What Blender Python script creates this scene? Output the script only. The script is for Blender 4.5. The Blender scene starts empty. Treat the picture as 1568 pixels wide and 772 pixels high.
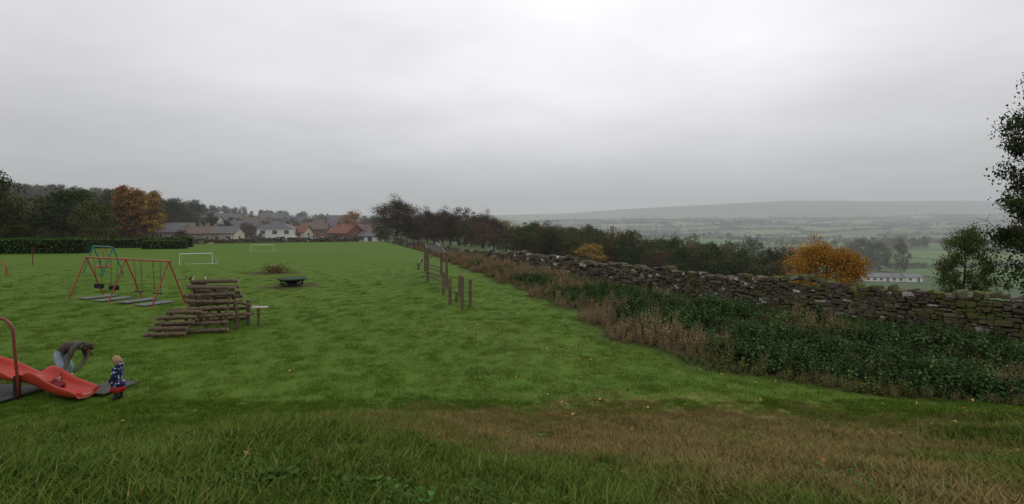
import bpy, math, random
import numpy as np
from mathutils import Vector, Matrix, Euler
R=random.Random(7); NR=np.random.RandomState(7)
S=bpy.context.scene
F=855.0; CZ=4.15; HY=332.0
def PX(px,py,D): return Vector(((px-784)/F*D, D, CZ-(py-HY)*D/F))
def ss(a,b,x):
    t=np.clip((np.asarray(x,float)-a)/(b-a),0,1); return t*t*(3-2*t)
WY=[-60,2,10,13,16.5,18.5,22.5,30,46,66,85,110,200,600,5000]
WX=[40,25,20.5,18,15.1,13.4,10.9,7.6,.86,-6.5,-14.3,-24,-45,-60,-60]
EY=[2,9,12.1,13.2,14.9,17.9,25.7,38,52,66,80,200]
EX=[22,13.5,11.1,8.2,5.6,3.8,2.3,-1.5,-6.2,-9.9,-15,-60]
def xw(y): return np.interp(y,WY,WX)
def xe(y): return np.interp(y,EY,EX)+.25*np.sin(np.asarray(y)*1.9)+.2*np.sin(np.asarray(y)*.8+1)
HX=[-5000,-1000,-680,-12,290,535,960,1260,1700,2180,2385,2700,5000]
HH=[22,14,10,14,20,40,66,80,76,80,66,50,40]
def H(x,y):
    x=np.asarray(x,float); y=np.asarray(y,float)
    w=(x-xw(y))*.9
    k=ss(1,120,w)
    left=-3.4*ss(88,160,y)
    base=left*(1-k)-25*k
    base=base+13*ss(-130,-235,x)*ss(120,230,y)*(1-ss(320,600,y))
    yy=y+.5*np.sin(x*.45)+.35*np.sin(x*1.1+1)
    base=base+2.5*(1-ss(1,12.5,yy))*(1-ss(0,12,w))
    base=base+.40*ss(-5.5,-.3,w)*(1-ss(16,32,y))*(1-k)
    base=base-.9*ss(-4,0,w)*ss(40,66,y)*(1-k)*(1-ss(88,120,y))
    t=.30*ss(800,1700,y)+.70*ss(1750,2650,y)
    base=base*(1-t)+t*np.interp(x,HX,HH)+t*2.5*np.sin(x*.004+1)*np.sin(x*.0023+y*.002)
    und=(np.sin(x*.011+y*.007)+np.sin(x*.023-y*.013))*1.6*ss(200,500,y)*(1-.6*t)
    und=und+5*np.sin(x*.0042+.6)*np.sin(y*.0051)*ss(500,1000,y)*(1-.8*ss(1800,2500,y))
    near=(.035*np.sin(x*1.7+.6*y)*np.cos(y*1.3-x*.3)+.02*np.sin(3.1*x+1.7*y))*(1-ss(15,60,y))
    return base+und+near
def h(x,y): return float(H(x,y))
def G(px,D): 
    x=(px-784)/F*D; return Vector((x,D,h(x,D)))

# ---------------- materials
def newmat(name):
    m=bpy.data.materials.new(name); m.use_nodes=True; nt=m.node_tree; nt.nodes.clear(); return m,nt
def N(nt,t,**kw):
    n=nt.nodes.new(t)
    for k,v in kw.items(): setattr(n,k,v)
    return n
def math_(nt,op,a,b=None,c=None,clamp=False):
    n=N(nt,'ShaderNodeMath',operation=op,use_clamp=clamp)
    for i,v in enumerate((a,b,c)):
        if v is None: continue
        if isinstance(v,(int,float)): n.inputs[i].default_value=v
        else: nt.links.new(v,n.inputs[i])
    return n.outputs[0]
def mix(nt,f,a,b,bt='MIX'):
    n=N(nt,'ShaderNodeMix',data_type='RGBA',blend_type=bt)
    for s,v in ((n.inputs['Factor'],f),(n.inputs[6],a),(n.inputs[7],b)):
        if isinstance(v,(int,float)): s.default_value=v
        elif isinstance(v,(tuple,list)): s.default_value=(*v[:3],1)
        else: nt.links.new(v,s)
    return n.outputs[2]
def noise(nt,vec,scale,detail=4,rough=.6,lo=.35,hi=.65):
    n=N(nt,'ShaderNodeTexNoise'); n.inputs['Scale'].default_value=scale; n.inputs['Detail'].default_value=detail; n.inputs['Roughness'].default_value=rough
    if vec is not None: nt.links.new(vec,n.inputs['Vector'])
    mr=N(nt,'ShaderNodeMapRange'); mr.inputs[1].default_value=lo; mr.inputs[2].default_value=hi
    nt.links.new(n.outputs[0],mr.inputs[0]); return mr.outputs[0]
def upnormal(nt,f):
    g=N(nt,'ShaderNodeNewGeometry'); a=N(nt,'ShaderNodeVectorMath',operation='SCALE'); a.inputs['Scale'].default_value=1-f; nt.links.new(g.outputs['Normal'],a.inputs[0])
    b=N(nt,'ShaderNodeVectorMath',operation='ADD'); b.inputs[1].default_value=(0,0,f); nt.links.new(a.outputs[0],b.inputs[0])
    c=N(nt,'ShaderNodeVectorMath',operation='NORMALIZE'); nt.links.new(b.outputs[0],c.inputs[0]); return c.outputs[0]
def finish(nt,col,rough=.8,bump=None,bstr=.3,bdist=.02,metallic=0,spec=.3,up=0):
    o=N(nt,'ShaderNodeOutputMaterial')
    if up:
        p=N(nt,'ShaderNodeBsdfDiffuse'); nt.links.new(col,p.inputs[0]); nt.links.new(upnormal(nt,up),p.inputs['Normal'])
    else:
        p=N(nt,'ShaderNodeBsdfPrincipled')
        if isinstance(col,tuple): p.inputs['Base Color'].default_value=(*col[:3],1)
        else: nt.links.new(col,p.inputs['Base Color'])
        p.inputs['Roughness'].default_value=rough; p.inputs['Metallic'].default_value=metallic
        p.inputs['Specular IOR Level'].default_value=spec
        if bump is not None:
            b=N(nt,'ShaderNodeBump'); b.inputs['Strength'].default_value=bstr; b.inputs['Distance'].default_value=bdist
            nt.links.new(bump,b.inputs['Height']); nt.links.new(b.outputs[0],p.inputs['Normal'])
    nt.links.new(p.outputs[0],o.inputs[0])
def M(name,c1,c2=None,scale=5,rough=.8,bump=0,metallic=0,spec=.3,bdist=.02):
    m,nt=newmat(name)
    if c2 is None: c2=tuple(c*.72 for c in c1)
    tc=N(nt,'ShaderNodeTexCoord'); f=noise(nt,tc.outputs['Object'],scale)
    finish(nt,mix(nt,f,c1,c2),rough,f if bump else None,bump,bdist,metallic,spec=spec); return m
def leafmat(name,dark,light,objvar=.5,gain=1.5,up=.3):
    m,nt=newmat(name); dark=tuple(c*gain for c in dark); light=tuple(c*gain for c in light)
    a=N(nt,'ShaderNodeAttribute',attribute_name='tone'); oi=N(nt,'ShaderNodeObjectInfo')
    c=mix(nt,a.outputs['Fac'],dark,light)
    v=math_(nt,'MULTIPLY_ADD',oi.outputs['Random'],objvar,1-objvar/2)
    hs=N(nt,'ShaderNodeHueSaturation'); nt.links.new(v,hs.inputs['Value']); nt.links.new(c,hs.inputs['Color'])
    hh=math_(nt,'MULTIPLY_ADD',oi.outputs['Random'],.04,.48); nt.links.new(hh,hs.inputs['Hue'])
    finish(nt,hs.outputs[0],up=up); return m

def pos_xy(nt):
    g=N(nt,'ShaderNodeNewGeometry'); return g.outputs['Position']
def circ(nt,pos,nz,cx,cy,rx,ry,soft=.35):
    v=N(nt,'ShaderNodeVectorMath',operation='SUBTRACT'); nt.links.new(pos,v.inputs[0]); v.inputs[1].default_value=(cx,cy,0)
    s=N(nt,'ShaderNodeVectorMath',operation='MULTIPLY'); nt.links.new(v.outputs[0],s.inputs[0]); s.inputs[1].default_value=(1/rx,1/ry,0)
    l=N(nt,'ShaderNodeVectorMath',operation='LENGTH'); nt.links.new(s.outputs[0],l.inputs[0])
    d=math_(nt,'MULTIPLY_ADD',nz,.9,l.outputs['Value'])
    mr=N(nt,'ShaderNodeMapRange'); mr.inputs[1].default_value=1.45+soft/2; mr.inputs[2].default_value=1.45-soft; 
    nt.links.new(d,mr.inputs[0]); return mr.outputs[0]
def grass_color(nt,pos,n3=None):
    bl=n3 is not None
    n1=noise(nt,pos,.09,1 if bl else 3); n2=noise(nt,pos,.9,2 if bl else 4,.65)
    if not bl: n3=noise(nt,pos,9,4,.7,.3,.7)
    c=mix(nt,n1,(.068,.142,.011),(.092,.158,.016))
    c=mix(nt,math_(nt,'MULTIPLY',n2,.36),c,(.050,.110,.009))
    c=mix(nt,math_(nt,'MULTIPLY',n3,.35),c,(.125,.18,.032))
    sp=N(nt,'ShaderNodeSeparateXYZ'); nt.links.new(pos,sp.inputs[0])
    yy=math_(nt,'MULTIPLY_ADD',n2,1.6,sp.outputs[1])
    mr=N(nt,'ShaderNodeMapRange'); mr.inputs[1].default_value=13.2; mr.inputs[2].default_value=10.0; nt.links.new(yy,mr.inputs[0])
    rc=mix(nt,n2,(.098,.150,.025),(.050,.100,.013)); rc=mix(nt,math_(nt,'MULTIPLY',n3,.35),rc,(.18,.19,.05))
    c=mix(nt,mr.outputs[0],c,rc)
    nb=noise(nt,pos,.75,3 if bl else 5,.7,.3,.7)
    b=circ(nt,pos,nb,2.6,9.6,5.6,3.0,.4); b2=circ(nt,pos,nb,3.1,5.8,1.9,2.4,.4)
    b=math_(nt,'MAXIMUM',b,b2)
    bc=mix(nt,n3,(.33,.225,.095),(.20,.14,.06))
    c=mix(nt,math_(nt,'MULTIPLY',b,.72),c,bc)
    return c,n2,n3,nb
def ground_mat():
    m,nt=newmat('ground_grass'); pos=pos_xy(nt)
    c,n2,n3,nb=grass_color(nt,pos)
    for cx,cy,rx,ry in ((-17.6,41,1.9,1.5),(-13.2,33.5,1.7,1.6)):
        d=circ(nt,pos,nb,cx,cy,rx,ry,.3)
        c=mix(nt,math_(nt,'MULTIPLY',d,.85),c,mix(nt,n3,(.09,.065,.03),(.05,.04,.02)))
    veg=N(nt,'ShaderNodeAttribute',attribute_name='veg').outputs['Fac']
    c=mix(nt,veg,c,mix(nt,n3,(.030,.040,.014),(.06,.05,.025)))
    uv=N(nt,'ShaderNodeUVMap',uv_map='fields')
    br=N(nt,'ShaderNodeTexBrick',offset=.5,squash=1.4,squash_frequency=3)
    br.inputs['Scale'].default_value=1; br.inputs['Brick Width'].default_value=200; br.inputs['Row Height'].default_value=130
    br.inputs['Mortar Size'].default_value=3.0; br.inputs['Mortar Smooth'].default_value=.2
    br.inputs['Color1'].default_value=(0,0,0,1); br.inputs['Color2'].default_value=(1,1,1,1); br.inputs['Mortar'].default_value=(.5,.5,.5,1)
    nt.links.new(uv.outputs[0],br.inputs['Vector'])
    cr=N(nt,'ShaderNodeValToRGB'); e=cr.color_ramp; e.interpolation='CONSTANT'
    e.elements[0].position=0; e.elements[0].color=(.08,.16,.03,1); e.elements[1].position=.92; e.elements[1].color=(.14,.21,.06,1)
    for p,cc in ((.14,(.06,.11,.028)),(.32,(.10,.19,.035)),(.48,(.16,.165,.075)),(.6,(.07,.16,.03)),(.74,(.09,.115,.045)),(.84,(.11,.19,.035))):
        x=e.elements.new(p); x.color=(*cc,1)
    nt.links.new(br.outputs['Color'],cr.inputs[0])
    nl=noise(nt,pos,.02,5,.65)
    fc=mix(nt,math_(nt,'MULTIPLY',nl,.35),cr.outputs[0],(.06,.08,.035))
    fc=mix(nt,br.outputs['Fac'],fc,(.022,.032,.014))
    sp=N(nt,'ShaderNodeSeparateXYZ'); nt.links.new(pos,sp.inputs[0])
    mr=N(nt,'ShaderNodeMapRange'); mr.inputs[1].default_value=18; mr.inputs[2].default_value=50; nt.links.new(math_(nt,'MULTIPLY_ADD',nl,16,sp.outputs[2]),mr.inputs[0])
    fc=mix(nt,mr.outputs[0],fc,(.07,.065,.045))
    fld=N(nt,'ShaderNodeAttribute',attribute_name='field').outputs['Fac']
    c=mix(nt,fld,fc,c)
    fine=noise(nt,pos,35,3,.7,.2,.8)
    hb=math_(nt,'ADD',math_(nt,'MULTIPLY',fine,.5),n3)
    finish(nt,c,.9,hb,.6,.03,spec=.1); return m
def blade_mat():
    m,nt=newmat('grass_blades'); pos=pos_xy(nt)
    a=N(nt,'ShaderNodeAttribute',attribute_name='tone').outputs['Fac']
    c,n2,n3,nb=grass_color(nt,pos,a)
    c=mix(nt,math_(nt,'MULTIPLY',a,.7),c,(1.4,1.35,1.5),'MULTIPLY')
    oi=N(nt,'ShaderNodeObjectInfo').outputs['Random']
    c=mix(nt,math_(nt,'MULTIPLY',oi,.6),c,(.62,.66,.6),'MULTIPLY')
    c=mix(nt,math_(nt,'MULTIPLY',math_(nt,'GREATER_THAN',math_(nt,'MULTIPLY',a,oi),.74),.55),c,(.30,.23,.10))
    finish(nt,c,up=.6); return m

# ---------------- mesh builder
class MB:
    def __init__(s): s.v=[]; s.f=[]; s.m=[]; s.r=[]
    def add(s,vs,fs,mat=0,r=0.5):
        o=len(s.v); s.v+= [tuple(v) for v in vs]; s.f+=[tuple(i+o for i in f) for f in fs]; s.m+=[mat]*len(fs); s.r+=[r]*len(fs)
    def box(s,c,size,mat=0,rot=(0,0,0),r=.5,M4=None):
        q=Euler(rot).to_matrix(); vs=[]
        for z in(-.5,.5):
            for x,y in((-.5,-.5),(.5,-.5),(.5,.5),(-.5,.5)):
                vs.append(Vector(c)+q@Vector((x*size[0],y*size[1],z*size[2])))
        if M4: vs=[M4@v for v in vs]
        s.add(vs,[(3,2,1,0),(4,5,6,7),(0,1,5,4),(1,2,6,5),(2,3,7,6),(3,0,4,7)],mat,r)
    def tube(s,pts,rad,n=8,mat=0,r=.5,cap=True):
        pts=[Vector(p) for p in pts]
        if isinstance(rad,(int,float)): rad=[rad]*len(pts)
        vs=[];up=None
        for i,p in enumerate(pts):
            d=(pts[min(i+1,len(pts)-1)]-pts[max(i-1,0)]).normalized()
            if up is None:
                up=Vector((0,0,1)) if abs(d.z)<.9 else Vector((1,0,0))
            a=d.cross(up).normalized(); b=a.cross(d).normalized(); up=b
            for k in range(n):
                t=2*math.pi*k/n; vs.append(p+(a*math.cos(t)+b*math.sin(t))*rad[i])
        fs=[]
        for i in range(len(pts)-1):
            for k in range(n):
                fs.append((i*n+k,i*n+(k+1)%n,(i+1)*n+(k+1)%n,(i+1)*n+k))
        if cap: fs.append(tuple(range(n-1,-1,-1))); L=(len(pts)-1)*n; fs.append(tuple(L+k for k in range(n)))
        s.add(vs,fs,mat,r)
    def quads(s,Q,mat=0,r=None):
        o=len(s.v); n=len(Q); s.v+=[tuple(x) for x in Q.reshape(-1,3).tolist()]
        s.f+=[(o+4*i,o+4*i+1,o+4*i+2,o+4*i+3) for i in range(n)]; s.m+=[mat]*n
        s.r+= list(r) if r is not None else [.5]*n
    def mesh(s,name,mats,smooth=False):
        me=bpy.data.meshes.new(name); me.from_pydata(s.v,[],s.f)
        for m in mats: me.materials.append(m)
        me.polygons.foreach_set('material_index',s.m)
        a=me.attributes.new('tone','FLOAT','FACE'); a.data.foreach_set('value',s.r)
        if smooth: me.polygons.foreach_set('use_smooth',[True]*len(s.f))
        me.update(); return me
    def obj(s,name,mats,parent=None,smooth=False,loc=(0,0,0),rotz=0):
        return OB(name,s.mesh(name,mats,smooth),parent,loc,rotz)
def OB(name,me,parent=None,loc=(0,0,0),rotz=0,scale=(1,1,1)):
    o=bpy.data.objects.new(name,me); S.collection.objects.link(o); o.location=loc; o.rotation_euler=(0,0,rotz); o.scale=scale
    if parent: o.parent=parent
    return o
def leaf_quads(C,size,aspect=.7,flat=0):
    n=len(C); d=NR.normal(size=(n,3)); d[:,2]*=(1-flat); d/=np.linalg.norm(d,axis=1)[:,None]
    e=NR.normal(size=(n,3)); e-= (e*d).sum(1)[:,None]*d; e/=np.linalg.norm(e,axis=1)[:,None]
    s=size*(.6+.8*NR.rand(n))[:,None]
    a=d*s*.5; b=e*s*.5*aspect
    return np.stack([C-a,C+b-a*.1,C+a,C-b-a*.1],1)
def scatter(name,pts,scales,childs,parent=None):
    top=parent or OB(name,None)
    pts=np.asarray(pts); scales=np.asarray(scales); idx=NR.randint(0,len(childs),len(pts))
    for k,cm in enumerate(childs):
        P=pts[idx==k]; s=scales[idx==k]; n=len(P)
        if n==0: continue
        t=NR.rand(n)*6.283; a=np.stack([np.cos(t),np.sin(t),0*t],1)*s[:,None]*.5; b=np.stack([-np.sin(t),np.cos(t),0*t],1)*s[:,None]*.5
        Q=np.stack([P-a-b,P+a-b,P+a+b,P-a+b],1).reshape(-1,3)
        me=bpy.data.meshes.new(name+'_points'); me.vertices.add(4*n); me.vertices.foreach_set('co',Q.ravel())
        me.loops.add(4*n); me.loops.foreach_set('vertex_index',np.arange(4*n)); me.polygons.add(n)
        me.polygons.foreach_set('loop_start',np.arange(0,4*n,4)); me.polygons.foreach_set('loop_total',np.full(n,4)); me.update(calc_edges=True)
        o=OB(name+'_spread',me,top); o.instance_type='FACES'; o.use_instance_faces_scale=True; o.show_instancer_for_render=False; o.show_instancer_for_viewport=False
        OB(name+'_clump',cm,o)
    return top

# ---------------- terrain
tx=np.linspace(-6.6,6.6,290); xs=10*np.sinh(tx)
ty=np.linspace(-1.6,6.6,260); ys=4+10*np.sinh(ty)
X,Y=np.meshgrid(xs,ys); Z=H(X,Y)
nx,ny=len(xs),len(ys)
me=bpy.data.meshes.new('ground'); me.vertices.add(nx*ny); me.vertices.foreach_set('co',np.stack([X,Y,Z],-1).ravel())
i=np.arange(nx-1)[None,:]+np.arange(ny-1)[:,None]*nx
fi=np.stack([i,i+1,i+1+nx,i+nx],-1).reshape(-1,4); nf=len(fi)
me.loops.add(nf*4); me.loops.foreach_set('vertex_index',fi.ravel()); me.polygons.add(nf)
me.polygons.foreach_set('loop_start',np.arange(0,nf*4,4)); me.polygons.foreach_set('loop_total',np.full(nf,4)); me.update(calc_edges=True)
me.polygons.foreach_set('use_smooth',[True]*nf)
W=(X-xw(Y))
fld=(1-ss(0,2,W))*(1-ss(90,100,Y)); 
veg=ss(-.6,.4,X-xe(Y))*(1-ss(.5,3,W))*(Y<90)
a=me.attributes.new('field','FLOAT','POINT'); a.data.foreach_set('value',fld.ravel())
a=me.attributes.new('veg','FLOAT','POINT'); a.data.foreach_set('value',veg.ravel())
ca,sa=math.cos(.14),math.sin(.14)
def warp_inv(x,y):
    xr=x*ca+y*sa; yr=-x*sa+y*ca
    return xr-38*np.sin(yr/170), yr-24*np.sin(xr/150)
def warp(u,v):
    yr=v+0; xr=u+38*np.sin(yr/170)
    for _ in range(5): yr=v+24*np.sin(xr/150); xr=u+38*np.sin(yr/170)
    return xr*ca-yr*sa, xr*sa+yr*ca
U,V=warp_inv(X,Y); uvl=me.uv_layers.new(name='fields')
uvv=np.stack([U,V],-1).reshape(-1,2)[fi.ravel()]; uvl.data.foreach_set('uv',uvv.ravel())
me.materials.append(ground_mat()); OB('ground',me)

# ---------------- grass
bm_=blade_mat()
def tuft(nb,rad,hmin,hmax,wid,lean,seed):
    b=MB(); rr=random.Random(seed)
    for k in range(nb):
        a=rr.random()*6.283; q=rad*math.sqrt(rr.random()); x,y=q*math.cos(a),q*math.sin(a)
        hh=rr.uniform(hmin,hmax); la=rr.random()*6.283; l=rr.uniform(.1,lean)*hh; w=wid*rr.uniform(.6,1.2)
        wa=rr.random()*3.14; wx,wy=w*math.cos(wa),w*math.sin(wa); lx,ly=l*math.cos(la),l*math.sin(la)
        vs=[(x-wx,y-wy,-.02),(x+wx,y+wy,-.02),(x+wx*.7+lx*.35,y+wy*.7+ly*.35,hh*.6),(x-wx*.7+lx*.35,y-wy*.7+ly*.35,hh*.6),(x+lx,y+ly,hh)]
        r=rr.random(); b.add(vs,[(0,1,2,3),(3,2,4)],0,r)
    return b.mesh('grass_tuft',[bm_])
def scat_pts(n,y0,y1,power=1.,lim=1.0,extra=1.5):
    y=y0+(y1-y0)*NR.rand(n)**power; x=(NR.rand(n)*2-1)*(y*lim+extra); return x,y
long_t=[tuft(75,.19,.03,.10,.0048,1.6,s) for s in (1,2,3)]
short_t=[tuft(46,.22,.02,.05,.004,.9,s) for s in (4,5)]
x,y=scat_pts(17000,2.0,12.6,.85)
nzz=np.sin(x*1.3+y*.7)*np.sin(y*1.1-x*.4)+.8*np.sin(x*3.1-y*2.3)*np.sin(y*2.7+x)+.5*np.sin(x*5.3+y*4.1)
sc=.85+.8*NR.rand(len(x))**2+.34*nzz; sc*=1-.55*ss(9.5,12.6,y)
k=(x<xw(y)-.5)&(sc>.2)
scatter('long_grass',np.stack([x,y,H(x,y)],1)[k],sc[k],long_t)
x,y=scat_pts(27000,10.8,54,1.1,.98,1)
k=(x<xe(y)+.3)&(NR.rand(len(x))<1-ss(22,54,y))
scatter('lawn_grass',np.stack([x,y,H(x,y)],1)[k],(.7+.6*NR.rand(len(x)))[k],short_t)

# ---------------- leafy weeds
def weed(seed,hh,nl,ls,mats,mstem=1,spread=.18,ns=5):
    b=MB(); rr=random.Random(seed)
    for st in range(ns):
        a=rr.random()*6.28; q=rr.uniform(0,spread); bx,by=q*math.cos(a),q*math.sin(a); H1=hh*rr.uniform(.5,1.15); lx,ly=rr.uniform(-.14,.14),rr.uniform(-.14,.14)
        b.tube([(bx,by,-.03),(bx+lx*.5,by+ly*.5,H1*.5),(bx+lx,by+ly,H1)],[.006,.005,.002],3,1,.4,False)
        for i in range(nl):
            t=.15+.85*i/nl; c=Vector((bx+lx*t,by+ly*t,H1*t)); an=i*2.4+rr.random()
            d=Vector((math.cos(an),math.sin(an),rr.uniform(-.5,.25))).normalized(); sd=Vector((-math.sin(an),math.cos(an),rr.uniform(-.3,.3)))
            L=ls*rr.uniform(.7,1.3)*(1.25-t*.6); Wd=L*.34
            b.add([c,c+d*L*.45+sd*Wd+Vector((0,0,.01)),c+d*L+Vector((0,0,-L*.25)),c+d*L*.45-sd*Wd+Vector((0,0,.01))],[(0,1,2,3)],0,rr.random()*(.4+.6*t))  # leaf tone: random, darker toward the plant base
    return b.mesh('weed_plant',mats)
nettle=leafmat('nettle_leaf',(.018,.036,.012),(.070,.118,.044),.8); stem=M('weed_stem',(.10,.11,.04))
deadm=leafmat('dead_bracken',(.11,.08,.042),(.25,.18,.10),.8); deadst=M('dead_stem',(.30,.23,.13))
olive=leafmat('dock_leaf',(.05,.065,.018),(.12,.135,.045),.7)
nett=[weed(s,.52,12,.13,[nettle,stem],spread=.22) for s in (11,12,13)]+[weed(19,.78,16,.10,[nettle,stem],spread=.12,ns=3)]
dead=[weed(s,.6,11,.08,[deadm,deadst],spread=.28) for s in (14,15)]+[weed(16,.8,5,.06,[deadm,deadst],spread=.22,ns=12)]
dock=[weed(s,.5,11,.11,[olive,stem]) for s in (17,)]+[weed(18,.62,3,.07,[olive,deadst],spread=.2,ns=14)]
n=16000; y=9.5+(78-9.5)*NR.rand(n)**1.6; x=xe(y)+(xw(y)-.25-xe(y))*NR.rand(n)
k=(x>xe(y)-.1)&(x<1.12*y+2); x,y=x[k],y[k]
de=x-xe(y); dw=xw(y)-x
nz=np.sin(x*1.1+y*.5)+np.sin(y*.9-x*.3)+NR.normal(size=len(x))*.7
brown=((de<1.5+1.0*nz)&(y>17)&(nz>-.7))|((y>36)&(nz>.3))|((dw<1.5)&(nz>1.1)&(y>17))|(nz>2.7)
mid=(~brown)&((nz>1.2)|((de<.8))|((y>30)&(nz>-.2))|(NR.rand(len(x))<.07))
z=H(x,y); P=np.stack([x,y,z],1)
s=(.55+.65*NR.rand(len(x)))*(.45+.55*ss(0,1.8,de))*(.5+.5*ss(.3,2.6,dw))*(1+.25*np.sin(x*1.7)*np.sin(y*1.3+x*.5))
far=1+.2*ss(25,60,y)
kn=~(brown|mid); sel=NR.rand(len(x))
scatter('nettle_bed',P[kn],(s*far)[kn],nett)
kb=brown&(sel<.75); scatter('dead_bracken',P[kb],(s*far)[kb],dead)
scatter('dock_weeds',P[mid],(s*far*.9)[mid],dock)
b=MB(); rr=random.Random(77)
for i in range(12):
    a=i*2.4; d=Vector((math.cos(a),math.sin(a),rr.uniform(.25,1.1))).normalized(); sd=Vector((-math.sin(a),math.cos(a),0)); L=rr.uniform(.03,.065); W_=L*.3; c=Vector((rr.uniform(-.05,.05),rr.uniform(-.05,.05),.03))
    b.add([c,c+d*L*.5+sd*W_,c+d*L+Vector((0,0,-.01)),c+d*L*.5-sd*W_],[(0,1,2,3)],0,rr.random())
ros=b.mesh('clover_sprig',[leafmat('clover_leaf',(.028,.062,.012),(.06,.105,.028),.6,up=.5)])
x,y=scat_pts(2200,2.2,10,.9); k=(np.sin(x*1.9+1)+np.sin(y*2.3+x)>-.2)&(x<14)
scatter('clover',np.stack([x,y,H(x,y)+.02],1)[k],(.7+.8*NR.rand(len(x)))[k],[ros])

# fallen leaves
b=MB()
def leaf_pts(n,x0,x1,y0,y1):
    x=x0+(x1-x0)*NR.rand(n); y=y0+(y1-y0)*NR.rand(n); k=x<xe(y); x,y=x[k],y[k]; return np.stack([x,y,H(x,y)+.035+.05*(y<12.5)],1)
P=np.concatenate([leaf_pts(200,-6,7,14,28),leaf_pts(80,-1,7,12,20),leaf_pts(150,1,11,4,12.5),leaf_pts(40,-8,8,4,12)])
b.quads(leaf_quads(P,.07,.8,.8),0,NR.rand(len(P)).tolist()); b.obj('fallen_leaves',[leafmat('fallen_leaf',(.16,.09,.03),(.36,.27,.09),0)])

# ---------------- dry stone walls
def stone_mat():
    m,nt=newmat('limestone'); pos=pos_xy(nt); a=N(nt,'ShaderNodeAttribute',attribute_name='tone').outputs['Fac']
    cr=N(nt,'ShaderNodeValToRGB'); e=cr.color_ramp; e.elements[0].color=(.058,.046,.037,1); e.elements[1].color=(.23,.195,.165,1); e.elements[1].position=.93
    x=e.elements.new(.5); x.color=(.115,.092,.074,1); x=e.elements.new(.985); x.color=(.58,.57,.54,1)
    nt.links.new(a,cr.inputs[0]); n1=noise(nt,pos,14,5,.7,.3,.7); n2=noise(nt,pos,1.1,5,.7,.42,.62)
    c=mix(nt,math_(nt,'MULTIPLY',n1,.5),cr.outputs[0],(.07,.058,.048))
    g=N(nt,'ShaderNodeNewGeometry'); sp=N(nt,'ShaderNodeSeparateXYZ'); nt.links.new(g.outputs['Normal'],sp.inputs[0])
    sp2=N(nt,'ShaderNodeSeparateXYZ'); nt.links.new(pos,sp2.inputs[0])
    up=N(nt,'ShaderNodeMapRange'); up.inputs[1].default_value=-.5; up.inputs[2].default_value=.9; nt.links.new(sp.outputs[2],up.inputs[0])
    nearf=N(nt,'ShaderNodeMapRange'); nearf.inputs[1].default_value=28; nearf.inputs[2].default_value=17; nearf.inputs[3].default_value=.35; nt.links.new(sp2.outputs[1],nearf.inputs[0])
    mo=math_(nt,'MULTIPLY',math_(nt,'MULTIPLY',up.outputs[0],n2),nearf.outputs[0],clamp=True)
    mo=math_(nt,'MULTIPLY',mo,1.9,clamp=True)
    c=mix(nt,mo,c,mix(nt,n1,(.065,.085,.013),(.115,.13,.022)))
    finish(nt,c,.9,n1,.6,.02,spec=.15); return m
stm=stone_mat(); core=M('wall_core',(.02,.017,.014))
def wall(name,path,hgt,thick,seed,ch=(.09,.17),cl=(.16,.46)):
    rr=random.Random(seed); b=MB(); P=[Vector((p[0],p[1],0)) for p in path]
    seg=[(P[i+1]-P[i]).length for i in range(len(P)-1)]; L=sum(seg)
    def at(s):
        for i,l in enumerate(seg):
            if s<=l or i==len(seg)-1:
                t=s/l; p=P[i].lerp(P[i+1],t); return p,(P[i+1]-P[i]).normalized()
            s-=l
    def stone(s,z0,l,hh,th,tilt=0):
        p,d=at(s+l/2); nrm=Vector((d.y,-d.x,0)); gz=h(p.x,p.y); off=rr.uniform(-.05,.05); r=min(1,max(0,rr.gauss(.5,.27)))
        if rr.random()<.012: r=1.0
        vs=[]; jit=lambda k:rr.uniform(-k,k)
        js=[(jit(.2),jit(.26)) for _ in range(4)]
        for dep,scl in((-.5,.70),(-.42,1),(.42,1),(.5,.70)):
            for (ax,az),(jx,jz) in zip(((-.5,-.5),(.5,-.5),(.5,.5),(-.5,.5)),js):
                xx=(ax*scl+jx*scl*.7+jit(.03))*l; zz=(az*scl+jz*scl*.7+jit(.03))*hh
                if tilt: xx,zz=xx*math.cos(tilt)-zz*math.sin(tilt),xx*math.sin(tilt)+zz*math.cos(tilt)
                vs.append(p+d*xx+nrm*(dep*th+off)+Vector((0,0,gz+z0+hh/2+zz)))
        fs=[(0,1,2,3),(15,14,13,12)]
        for q in range(3):
            for k in range(4): fs.append((q*4+k,(q+1)*4+k,(q+1)*4+(k+1)%4,q*4+(k+1)%4))
        b.add(vs,fs,0,r)
    z=-.1; wav=lambda s:.05*math.sin(s*.9+z*2)+.035*math.sin(s*2.1+z*5)
    while z<hgt-.2:
        hh=rr.uniform(*ch); s=rr.uniform(-.2,0); th=thick*(1-.28*max(z,0)/hgt)
        while s<L-.2:
            l=rr.uniform(*cl)*(1.25 if hh>.13 else .9); stone(s,z+rr.uniform(-.03,.03)+wav(s),l*1.0,hh*rr.uniform(.65,1.3),th,rr.uniform(-.12,.12)); s+=l
        z+=hh
    s=0
    while s<L-.3:
        l=rr.uniform(.08,.34); hh=rr.uniform(.07,.24); low=.08*math.sin(s*.8)+.07*math.sin(s*2.3)
        stone(s,z-.04+low,l,hh,thick*.72,rr.uniform(-.5,.5)); s+=l*.97
    s=0
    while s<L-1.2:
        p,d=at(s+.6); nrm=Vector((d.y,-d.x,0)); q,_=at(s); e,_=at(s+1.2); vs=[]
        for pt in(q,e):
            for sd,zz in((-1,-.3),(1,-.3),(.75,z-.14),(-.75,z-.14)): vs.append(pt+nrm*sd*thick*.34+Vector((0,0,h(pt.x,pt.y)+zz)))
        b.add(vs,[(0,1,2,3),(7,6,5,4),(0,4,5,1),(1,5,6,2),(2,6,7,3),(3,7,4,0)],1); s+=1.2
    return b.obj(name,[stm,core])
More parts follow.
